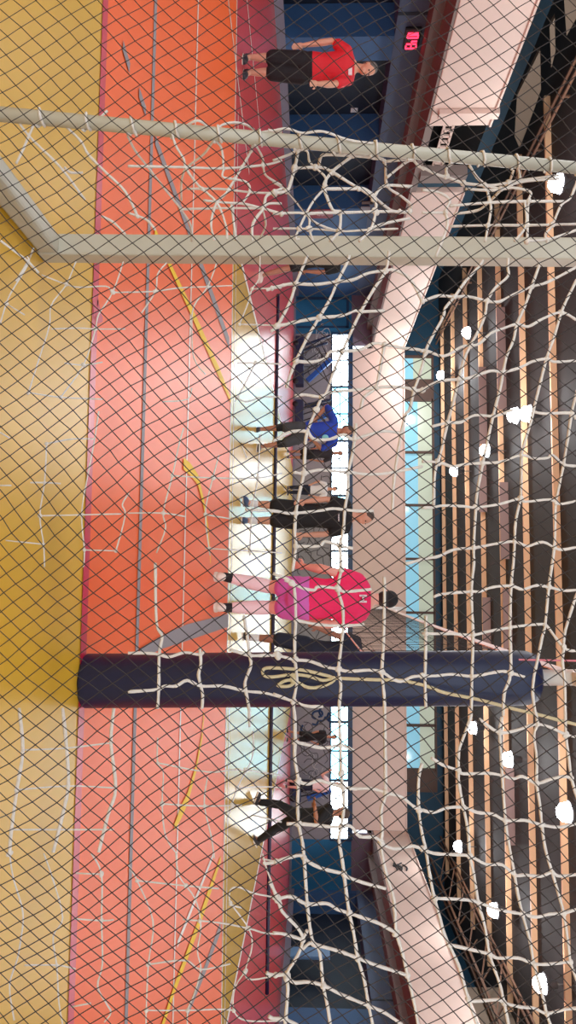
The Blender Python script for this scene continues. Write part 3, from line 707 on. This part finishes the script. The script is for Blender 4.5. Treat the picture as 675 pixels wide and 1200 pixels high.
# red sign and grey box on the left wall
def wall_box(name, p0, p1, m, lab, cat, th=.05):
    a = at(p0, x=-XW + th); c = at(p1, x=-XW + th); b = MB()
    b.box((-XW + .004, min(a.y, c.y), min(a.z, c.z)), (-XW + th, max(a.y, c.y), max(a.z, c.z))); return tag(b.build(name, m, bevel=.01), lab, cat)
sg = wall_box('wall_sign', (360, 246), (390, 256), M['sign_red'], 'dark red upright sign with white writing on the blue left wall', 'sign', .03)
a = at((376, 251), x=-XW + .035); b = MB()
for k in range(5): b.bar((a.x, a.y - .16, a.z - .12 + .06 * k), (a.x, a.y + .1 + .04 * (k % 2), a.z - .12 + .06 * k), .008, .022)
b.build('lettering', M['sign_white'], sg)
eb = wall_box('junction_box', (423, 243), (433, 250), M['box_grey'], 'small grey electrical box on the blue left wall', 'box', .06)
b = MB(); a = at((424, 238), x=-XW + .04); b.box((-XW + .004, a.y - .1, a.z), (-XW + .04, a.y + .1, a.z + .4)); b.build('cover', M['brown'], eb)
wall_box('wall_socket', (411, 127), (419, 132), M['box_grey'], 'pale socket plate in the dark bay of the left wall', 'socket', .03)
# door with light lintel by the left corner on the far wall
def farbox(b, p0, p1, th, mi=0):
    a = at(p0, Y=YF - th); c = at(p1, Y=YF - th); b.box((min(a.x, c.x), YF - th, min(a.z, c.z)), (max(a.x, c.x), YF, max(a.z, c.z)), mi)
b = MB(); farbox(b, (348, 348), (408, 351), .05, 0); farbox(b, (348, 382), (408, 384), .05, 0); farbox(b, (406, 348), (409, 384), .05, 0)
dr = struct('door_1', b, [M['frame']], 'teal blue door at the left end of the far wall', 'door')
b = MB(); farbox(b, (345, 351), (406, 382), .03, 0); b.build('door_leaf', M['teal'], dr)
b = MB(); farbox(b, (376, 379), (379, 381), .09, 0); b.build('door_handle', M['box_grey'], dr)
# pale blue mat leaning in the right bay
a = at((336, 1117), x=XW + .3); c = at((387, 1125), x=XW + .3)
b = MB(); b.box((XW + .16, min(a.y, c.y) - .05, 0), (XW + .3, max(a.y, c.y) + .25, c.z)); tag(b.build('gym_mat', M['mat_blue'], bevel=.03), 'pale blue foam mat standing on end in the dark right bay', 'mat')
# black painted emblem on the right parapet
b = MB()
for L in ([(300,280),(290,320),(330,360),(345,405)], [(300,290),(330,330),(320,350)], [(330,340),(370,310),(410,290)], [(350,310),(360,360),(390,390)], [(360,335),(400,350),(380,370)], [(400,340),(420,370),(410,400)], [(430,320),(470,340),(500,370),(490,410)], [(280,330),(300,345)], [(385,400),(420,410)]):
    P = [at((440 + x / 13.5, 990 + y / 13.5), x=XG - .012) for x, y in L]; b.tube(smoothpts(P, 3), .034, 5)
tag(b.build('wall_emblem', M['scribble']), 'small black painted monogram on the right pale parapet', 'emblem')
# pale lattice rail lying along the gap of the left gallery
lx = -XG - .2
la = at((529, 142), x=lx); lb = at((511, 194), x=lx)
lad = empty('ladder', la, 'pale ladder-like rail lying level in the dark gap of the left gallery', 'ladder')
zz = (la.z + lb.z) / 2
for s in (-.11, .11):
    b = MB(); b.bar((lx, la.y, zz + s), (lx, lb.y, zz + s), .05, .06); b.build('rail', M['panel'], lad)
for k in range(8):
    b = MB(); y = la.y + (lb.y - la.y) * (k + .5) / 8; b.bar((lx, y, zz - .11), (lx, y, zz + .11), .05, .09); b.build('rung', M['panel'], lad)
# folded blue gym frame with slanted arms below the window, left
def gear(px0, px1, lab, flip=1):
    y = YF - .9
    P = lambda x, yy, dy=0: at((x, yy), Y=y + dy)
    g0 = P(344, (px0 + px1) / 2); root = empty('gym_apparatus', (g0.x, y, 0), lab, 'gym equipment')
    wspan = px1 - px0
    b = MB(); a = P(350, px0); c = P(357, px1); b.box((a.x, y - .35, .12), (c.x, y + .35, .5)); b.build('wheeled_base', M['gear_navy'], root, bevel=.03)
    for k, (f0, v0, f1, v1, m) in enumerate(((.15, 357, -.05, 387, 'gear_navy'), (.9, 360, .45, 388, 'gear_blue'), (.25, 357, .1, 384, 'gear_navy'))):
        b = MB(); b.bar(P(v0, px0 + wspan * f0, -.2 + .15 * k), P(v1, px0 + wspan * f1, -.2 + .15 * k), .2 if m == 'gear_blue' else .1, .22 if m == 'gear_blue' else .1)
        b.build('arm', M[m], root, bevel=.02)
    b = MB()
    for f in (.3, .55, .8): b.tube([P(352, px0 + wspan * f, -.3), P(375, px0 + wspan * (f - .25), -.25), P(384, px0 + wspan * (f + .1), -.2)], .03, 6)
    b.build('strut', M['black'], root)
    for f in (.1, .9):
        b = MB(); c = P(346, px0 + wspan * f, -.36); b.lathe(Vector((c.x, y - .38, .13)), [(.01, 0), (.11, .01), (.13, .03), (.11, .06), (.01, .07)], 16, Vector((0, 1, 0))); b.build('wheel', M['black'], root, smooth=True)
gear(396, 452, 'folded blue wheeled gym frame with slanted arms, left below the window strip')
gear(915, 938, 'small blue slanted gym frame, right below the window strip behind the capped walker')
gear(470, 500, 'dark blue low gym frame against the grey wall behind the blue shirt player')

# ------------------------------------------------------------------ people
def lerp(a, b, t): return a + (b - a) * t
def person(label, J, vfoot, yaw, skin, shirt=None, shorts=None, hair='hair_dark', shoe='shoe_dark', sock=None, s=1.0, head_yaw=None, sleeve=.6, short_len=.75,
           trousers=False, cap=None, knee=None, calf=None, vox=.011, hairlen=0, curl=.5, girth=1.0, tilt=(0, 0)):
    """J: joints in portrait pixels; vfoot: pixel of the ground under the figure; yaw 0 = faces the camera, 90 = faces picture-landscape right"""
    Y0 = at(vfoot, z=0).y
    ya = math.radians(yaw); hy = math.radians(yaw if head_yaw is None else head_yaw)
    lat = Vector((math.cos(ya), math.sin(ya), 0)); fr = Vector((math.sin(ya), -math.cos(ya), 0))
    hl = Vector((math.cos(hy), math.sin(hy), 0)); hf = Vector((math.sin(hy), -math.cos(hy), 0))
    def P(k, dflt=0.0):
        v = J[k]; return at(v[:2], Y=Y0 + (v[2] if len(v) > 2 else dflt))
    sy = math.sin(ya) * .17 * s
    head, neck, pel = P('head'), P('neck'), P('pel')
    shA, shB = P('shA', -sy), P('shB', sy)
    elA, elB = P('elA', -sy), P('elB', sy); wrA, wrB = P('wrA', -sy), P('wrB', sy)
    hpA, hpB = P('hpA', -sy * .5), P('hpB', sy * .5); knA, knB = P('knA', -sy * .5), P('knB', sy * .5)
    anA, anB = P('anA', -sy * .5), P('anB', sy * .5)
    lowest = min(anA.z, anB.z)
    o = Vector((pel.x, Y0, 0))
    g = girth
    prof = [(-.16, .10, .085), (-.05, .155, .11), (.08, .165, .118), (.3, .148, .108), (.55, .165, .12), (.75, .178, .118), (.88, .165, .10), (.95, .10, .075), (1.0, .062, .06)]
    spine = neck - pel
    def torso(b, t0, t1, inf):
        rg = []
        for t, w_, d_ in prof:
            if t < t0 - 1e-6 or t > t1 + 1e-6: continue
            c = pel + spine * t
            # follow shoulder line
            rg.append([c + lat * (math.cos(a) * (w_ * s * g + inf)) + fr * (math.sin(a) * (d_ * s * g + inf)) for a in [2 * math.pi * k / 20 for k in range(20)]])
        b.rings(rg)
    def limb(b, pts, rad, inf=0):
        n = 6; PP = []; RRr = []
        for i in range(len(pts) - 1):
            for k in range(n): PP.append(lerp(pts[i], pts[i + 1], k / n)); RRr.append(lerp(rad[i], rad[i + 1], k / n) * s + inf)
        PP.append(pts[-1]); RRr.append(rad[-1] * s + inf)
        b.tube(PP, RRr, 12)
        for p, r in zip(pts, rad): b.ell(p, (r * s + inf,) * 3, 12, 8)
    body = MB()
    torso(body, -.16, 1.0, -.004)
    rotH = Matrix((hl, -hf, Vector((0, 0, 1)))).transposed()     # local x = lateral, -y = front
    up = (head - neck); up = up.normalized() if up.length > .02 else Vector((0, 0, 1))
    body.tube([neck - spine * .06, head], .056 * s, 12)
    body.ell(head + Vector((0, 0, .01 * s)), (.076 * s, .094 * s, .108 * s), 20, 14, rotH)
    body.ell(head + hf * .03 * s + Vector((0, 0, -.055 * s)), (.058 * s, .064 * s, .062 * s), 16, 10, rotH)
    body.ell(head + hf * .097 * s + Vector((0, 0, -.016 * s)), (.015 * s, .022 * s, .026 * s), 10, 8, rotH)      # nose
    body.ell(head + hf * .086 * s + Vector((0, 0, -.062 * s)), (.026 * s, .014 * s, .012 * s), 10, 8, rotH)      # lips
    for q in (-1, 1): body.ell(head + hl * q * .078 * s - hf * .004 * s, (.012 * s, .022 * s, .032 * s), 10, 8, rotH)   # ears
    for sh, el, wr in ((shA, elA, wrA), (shB, elB, wrB)):
        limb(body, [lerp(neck - spine * .12, sh, .5), sh, lerp(sh, el, .5), el], [.06, .054 * g, .047 * g, .04])
        limb(body, [el, lerp(el, wr, .35), wr], [.041, .043 * g, .029])
        d = (wr - el).normalized(); sd = d.cross(fr); sd = sd.normalized() if sd.length > .1 else lat; nn = sd.cross(d).normalized()
        rot = Matrix((sd, nn, d)).transposed()
        palm = wr + d * .055 * s
        body.ell(palm, (.042 * s, .020 * s, .058 * s), 12, 8, rot)
        for k in range(4):
            ln = (.068, .08, .076, .058)[k] * s; b0 = palm + sd * ((k - 1.5) * .021 * s) + d * .04 * s
            m1 = b0 + d * ln * .55 + nn * ln * .12 * curl; m2 = m1 + (d * (1 - .6 * curl) + nn * curl).normalized() * ln * .5
            body.tube([b0, m1, m2], [.0105 * s, .0095 * s, .0075 * s], 8)
        t0 = palm - sd * .036 * s - d * .02 * s; body.tube([t0, t0 + (d * .6 - sd * .7).normalized() * .035 * s, t0 + (d * .6 - sd * .7).normalized() * .035 * s + d * .035 * s], [.014 * s, .012 * s, .009 * s], 8)
    for hp, kn, an in ((hpA, knA, anA), (hpB, knB, anB)):
        limb(body, [hp, lerp(hp, kn, .5), kn], [.088 * g, .072 * g, .055])
        limb(body, [kn, lerp(kn, an, .3), an], [.054, .057 * g, .034])
    feet = []
    for hp, an, key, dflt in ((hpA, anA, 'toA', -sy * .5), (hpB, anB, 'toB', sy * .5)):
        v = J.get(key)
        if v: tdir = at(v[:2], Y=an.y + (v[2] if len(v) > 2 else -.12)) - an
        else: tdir = fr * 1.0
        lift = max(0, an.z - .085 * s - max(0, lowest - .085 * s)) if an.z > lowest + .06 else 0
        fd = Vector((tdir.x, tdir.y, 0)); fd = fd.normalized() if fd.length > .02 else fr
        pitch = v[3] if v and len(v) > 3 else 0
        feet.append((an, (fd * math.cos(pitch) + Vector((0, 0, math.sin(pitch)))).normalized()))
        body.tube([an, an + feet[-1][1] * .08 * s - Vector((0, 0, .05 * s)), an + feet[-1][1] * .14 * s - Vector((0, 0, .06 * s))], [.036 * s, .036 * s, .03 * s], 10)
    root = body.build('person', M[skin], None, o, remesh=vox * .72, relax=3)
    tag(root, label, 'person')
    # face: eyes
    for q in (-1, 1):
        b = MB(); b.ell(head + hl * q * .031 * s + hf * .087 * s + Vector((0, 0, .012 * s)), (.014 * s, .010 * s, .008 * s), 10, 6, rotH); b.build('eye', M['eye'], root, smooth=True)
    # hair or cap
    b = MB()
    if cap:
        b.ell(head + Vector((0, 0, .035 * s)), (.086 * s, .106 * s, .088 * s), 18, 12, rotH)
        b.ell(head + hf * .11 * s + Vector((0, 0, .03 * s)), (.066 * s, .07 * s, .011 * s), 14, 8, rotH)
        b.build('cap', M[cap], root, remesh=.009, relax=2)
        b = MB(); b.ell(head - hf * .03 * s + Vector((0, 0, -.01 * s)), (.079 * s, .075 * s, .085 * s), 14, 10, rotH); b.build('hair', M[hair], root, smooth=True)
    else:
        n = 22; m = 12; rg = []
        cx = head + Vector((0, 0, .018 * s)) - hf * .010 * s
        vs = []
        b.ell(cx - hf * .012 * s + Vector((0, 0, .022 * s)), (.083 * s, .094 * s, .098 * s), 18, 12, rotH)
        b.ell(cx - hf * .042 * s + Vector((0, 0, -.02 * s - hairlen)), (.078 * s, .066 * s, .085 * s + hairlen), 16, 10, rotH)
        b.build('hair', M[hair], root, remesh=.008, relax=2)
        # keep the face in front of the hair
    if shirt:
        b = MB(); torso(b, -.05, .95, .016 * s)
        for sh, el in ((shA, elA), (shB, elB)):
            e = lerp(sh, el, sleeve); limb(b, [lerp(neck - spine * .12, sh, .5), sh, e], [.068, .066 * g, .060 * g], .012)
        o2 = b.build('shirt', M[shirt], root, remesh=vox, relax=3)
    if shorts:
        b = MB(); torso(b, -.16, .08, .020 * s)
        b.ell(pel - Vector((0, 0, .06 * s)), (.165 * s * g, .12 * s * g, .12 * s), 16, 10, Matrix((lat, -fr, Vector((0, 0, 1)))).transposed())
        for hp, kn, an in ((hpA, knA, anA), (hpB, knB, anB)):
            if trousers: limb(b, [hp, lerp(hp, kn, .5), kn, lerp(kn, an, .5), an + (kn - an).normalized() * .03], [.10 * g, .084 * g, .066, .06, .05], .010)
            else: limb(b, [hp, lerp(hp, kn, short_len * .5), lerp(hp, kn, short_len)], [.102 * g, .095 * g, .088 * g], .014)
        b.build('trousers' if trousers else 'shorts', M[shorts], root, remesh=vox, relax=3)
    for i, (hp, kn, an) in enumerate(((hpA, knA, anA), (hpB, knB, anB))):
        if knee:
            b = MB(); d = (an - kn).normalized(); limb(b, [kn - d * .12 * s, kn, kn + d * .06 * s], [.068, .062, .06], .010); b.build('knee_pad', M[knee], root, remesh=vox, relax=2)
        if calf:
            b = MB(); limb(b, [lerp(kn, an, -.08), lerp(kn, an, .3), lerp(kn, an, .78)], [.058, .062, .044], .010); b.build('calf_sleeve', M[calf], root, remesh=vox, relax=2)
        if sock:
            b = MB(); limb(b, [lerp(kn, an, .70), an], [.041, .037], .008); b.build('sock', M[sock], root, remesh=.008, relax=2)
        an_, fd = feet[i]; sdv = fd.cross(Vector((0, 0, 1))).normalized(); upv = sdv.cross(fd)
        rot = Matrix((sdv, fd, upv)).transposed()
        b = MB()
        b.ell(an_ + fd * .06 * s - upv * .05 * s, (.047 * s, .135 * s, .045 * s), 14, 10, rot); b.ell(an_ - upv * .03 * s - fd * .015 * s, (.042 * s, .055 * s, .06 * s), 12, 8, rot)
        b.ell(an_ + fd * .12 * s - upv * .062 * s, (.049 * s, .07 * s, .034 * s), 12, 8, rot)
        sh_ = b.build('shoe', M[shoe], root, remesh=.008, relax=2)
        b = MB(); b.rings([[an_ + fd * (.06 * s + math.sin(a) * .145 * s) + sdv * math.cos(a) * .05 * s - upv * (.078 + h) * s for a in [2 * math.pi * k / 18 for k in range(18)]] for h in (0, .02)])
        b.build('sole', M['shoe_white'], sh_, Vector(o), smooth=False)
        sole = b
    return root, dict(neck=neck, pel=pel, shA=shA, shB=shB, lat=lat, fr=fr, head=head, spine=spine)
PEOPLE = True
if PEOPLE:
    p1, q = person('man in red shirt and black shorts standing far left, hand on hip', dict(head=(431, 81), neck=(418, 79), shA=(406, 60), shB=(408, 93), elA=(390, 48, -.1), wrA=(356, 53, -.1), elB=(390, 99, -.1), wrB=(372, 98, -.28), pel=(362, 79), hpA=(355, 71), hpB=(355, 88), knA=(318, 68), knB=(318, 85), anA=(292, 67), anB=(292, 85), toA=(290, 80, -.2), toB=(288, 100, -.25)), (285, 78), 35, 'skin_a', 'red_shirt', 'black_cloth', 'hair_grey', 'shoe_dark', head_yaw=62, short_len=.95, sleeve=.62, girth=1.08, sock=None)
    b = MB(); c = q['pel'] + q['spine'] * .82 + q['fr'] * .14 + q['lat'] * .05
    b.box((c.x - .05, c.y - .01, c.z), (c.x + .05, c.y + .004, c.z + .05)); b.build('chest_print', M['sign_white'], p1)
    person('player half hidden behind the thick white goal post, one white shoe forward', dict(head=(409, 303), neck=(399, 303), shA=(393, 292), shB=(394, 315), elA=(378, 290), wrA=(362, 292), elB=(378, 319), wrB=(360, 318), pel=(360, 303), hpA=(356, 297), hpB=(356, 309), knA=(333, 298), knB=(335, 315), anA=(309, 300), anB=(309, 322), toB=(304, 336, -.1)), (303, 310), 60, 'skin_b', 'black_cloth', 'black_cloth', shoe='shoe_white', short_len=.55)
    p3, q = person('player in royal blue shirt and grey shorts with hands on hips', dict(head=(406, 505), neck=(397, 505), shA=(391, 492), shB=(391, 519), elA=(383, 476, .1), wrA=(371, 490, 0), elB=(377, 526, .15), wrB=(368, 517, 0), pel=(355, 506), hpA=(350, 501), hpB=(350, 513), knA=(330, 501), knB=(331, 520), anA=(306, 503), anB=(307, 523), toA=(300, 505, -.25), toB=(300, 531, -.2)), (301, 512), 28, 'skin_b', 'blue_shirt', 'grey_cloth', 'hair_brown', 'shoe_dark', head_yaw=55, knee='black_cloth', short_len=.7, sleeve=.85, s=.95)
    b = MB(); c = q['pel'] + q['spine'] * .62 + q['fr'] * .146 + q['lat'] * .07
    rot = Matrix((q['lat'], -q['fr'], Vector((0, 0, 1)))).transposed(); b.ell(c, (.055, .012, .06), 14, 8, rot); b.build('chest_emblem', M['teal_logo'], p3, smooth=True)
    person('distant dark-dressed figure just behind the blue shirt player', dict(head=(398, 531), neck=(391, 531), shA=(387, 526), shB=(387, 537), elA=(378, 523), wrA=(368, 526), elB=(378, 541), wrB=(367, 539), pel=(366, 532), hpA=(364, 530), hpB=(364, 535), knA=(351, 529), knB=(351, 536), anA=(339, 529), anB=(339, 536)), (336, 532), 0, 'skin_b', 'dark_cloth', 'black_cloth', vox=.014, sleeve=.7, s=.95)
    person('distant figure in white top and dark trousers behind the man in black', dict(head=(392, 573), neck=(385, 573), shA=(381, 567), shB=(381, 580), elA=(373, 564), wrA=(366, 567), elB=(373, 583), wrB=(366, 581), pel=(362, 574), hpA=(360, 571), hpB=(360, 577), knA=(349, 571), knB=(349, 577), anA=(339, 571), anB=(339, 577)), (336, 574), 40, 'skin_a', 'white_cloth', 'navy_cloth', trousers=True, vox=.014, s=.95)
    p6, q = person('tall man all in black shirt and shorts near the centre, looking right', dict(head=(427, 606), neck=(416, 605), shA=(405, 591), shB=(404, 620), elA=(382, 585), wrA=(358, 588, -.1), elB=(380, 626), wrB=(356, 627, -.1), pel=(349, 604), hpA=(346, 596), hpB=(346, 611), knA=(321, 592), knB=(321, 610), anA=(293, 590), anB=(292, 610), toA=(286, 580, -.25), toB=(280, 610, -.25)), (283, 600), 12, 'skin_a', 'black_cloth', 'black_cloth', 'hair_brown', 'shoe_blue', head_yaw=60, short_len=.9, sleeve=.6, sock='white_cloth')
    b = MB(); c = q['pel'] + q['spine'] * .7 + q['fr'] * .142 - q['lat'] * .0
    for k in range(6): b.box((c.x - .06 + .02 * k, c.y - .006, c.z), (c.x - .048 + .02 * k, c.y + .01, c.z + .018))
    b.build('chest_print', M['sign_white'], p6)
    p7, q = person('player in bright pink shirt, purple shorts and black cap seen from behind', dict(head=(452, 702, .12), neck=(438, 702, .08), shA=(418, 681, .05), shB=(416, 722, .05), elA=(384, 668), wrA=(358, 664, .1), elB=(388, 732), wrB=(362, 727, .1), pel=(356, 701, -.04), hpA=(350, 691), hpB=(350, 712), knA=(314, 687, .1), knB=(314, 712, .1), anA=(263, 676), anB=(263, 712), toA=(255, 676, .25), toB=(255, 711, .25)), (247, 695), 178, 'skin_d', 'pink_shirt', 'purple_cloth', 'hair_dark', 'shoe_white', sock='black_cloth', calf='pale_pink', cap='black_cloth', short_len=.42, sleeve=.5, girth=1.18, vox=.01)
    b = MB(); c = q['pel'] + q['spine'] * .83 - q['fr'] * .165
    for dx in (-.028, .028): b.box((c.x + dx - .009, c.y - .012, c.z - .035), (c.x + dx + .009, c.y + .03, c.z + .035))
    b.box((c.x - .028, c.y - .012, c.z - .008), (c.x + .028, c.y + .03, c.z + .008)); b.build('back_letter', M['sign_white'], p7)
    person('player in navy shirt and shorts mostly hidden behind the padded volleyball post', dict(head=(438, 770), neck=(427, 768), shA=(417, 751), shB=(417, 784), elA=(393, 744, -.1), wrA=(373, 736, -.2), elB=(392, 790), wrB=(368, 790), pel=(362, 764), hpA=(358, 755), hpB=(358, 773), knA=(324, 749), knB=(324, 775), anA=(293, 747), anB=(293, 775), toA=(283, 742, -.3), toB=(283, 776, -.3)), (281, 760), -15, 'skin_c', 'navy_cloth', 'navy_cloth', short_len=.9, sleeve=.62, sock='white_cloth')
    person('distant figure in black shirt and shorts, right of the padded post', dict(head=(391, 864), neck=(384, 863), shA=(380, 858), shB=(380, 869), elA=(372, 857), wrA=(364, 860), elB=(372, 872), wrB=(364, 868), pel=(363, 863), hpA=(361, 860), hpB=(361, 866), knA=(350, 859), knB=(350, 866), anA=(338, 857), anB=(338, 866), toA=(335, 852, -.1)), (335, 861), 20, 'skin_b', 'black_cloth', 'black_cloth', vox=.014, s=.9)
    person('distant figure in pale top and dark trousers between two dark-dressed players', dict(head=(394, 919), neck=(387, 919), shA=(383, 913), shB=(383, 925), elA=(377, 908, -.2), wrA=(385, 904, -.2), elB=(374, 928), wrB=(366, 924), pel=(365, 920), hpA=(363, 917), hpB=(363, 923), knA=(350, 916), knB=(350, 923), anA=(337, 915), anB=(337, 922)), (334, 919), -30, 'skin_d', 'pale_pink', 'navy_cloth', vox=.014, s=.95, short_len=1.0)
    person('man in black top, cap and trousers striding across, right of centre', dict(head=(402, 953), neck=(391, 953), shA=(385, 947, -.16), shB=(385, 962, .16), elA=(371, 964, -.24), wrA=(369, 945, -.3), elB=(370, 966, .2), wrB=(368, 950, .2), pel=(352, 957), hpA=(348, 956, -.08), hpB=(348, 958, .08), knA=(328, 943, -.08), knB=(323, 971, .08), anA=(304, 940, -.08), anB=(303, 985, .08), toA=(301, 926, -.08, .35), toB=(296, 975, .08, -.6)), (297, 955), -80, 'skin_b', 'black_cloth', 'black_cloth', 'hair_dark', 'shoe_dark', cap='hair_brown', trousers=True, sleeve=.75, s=.95)

for o in bpy.data.objects:
    if '_o' in o: del o['_o']
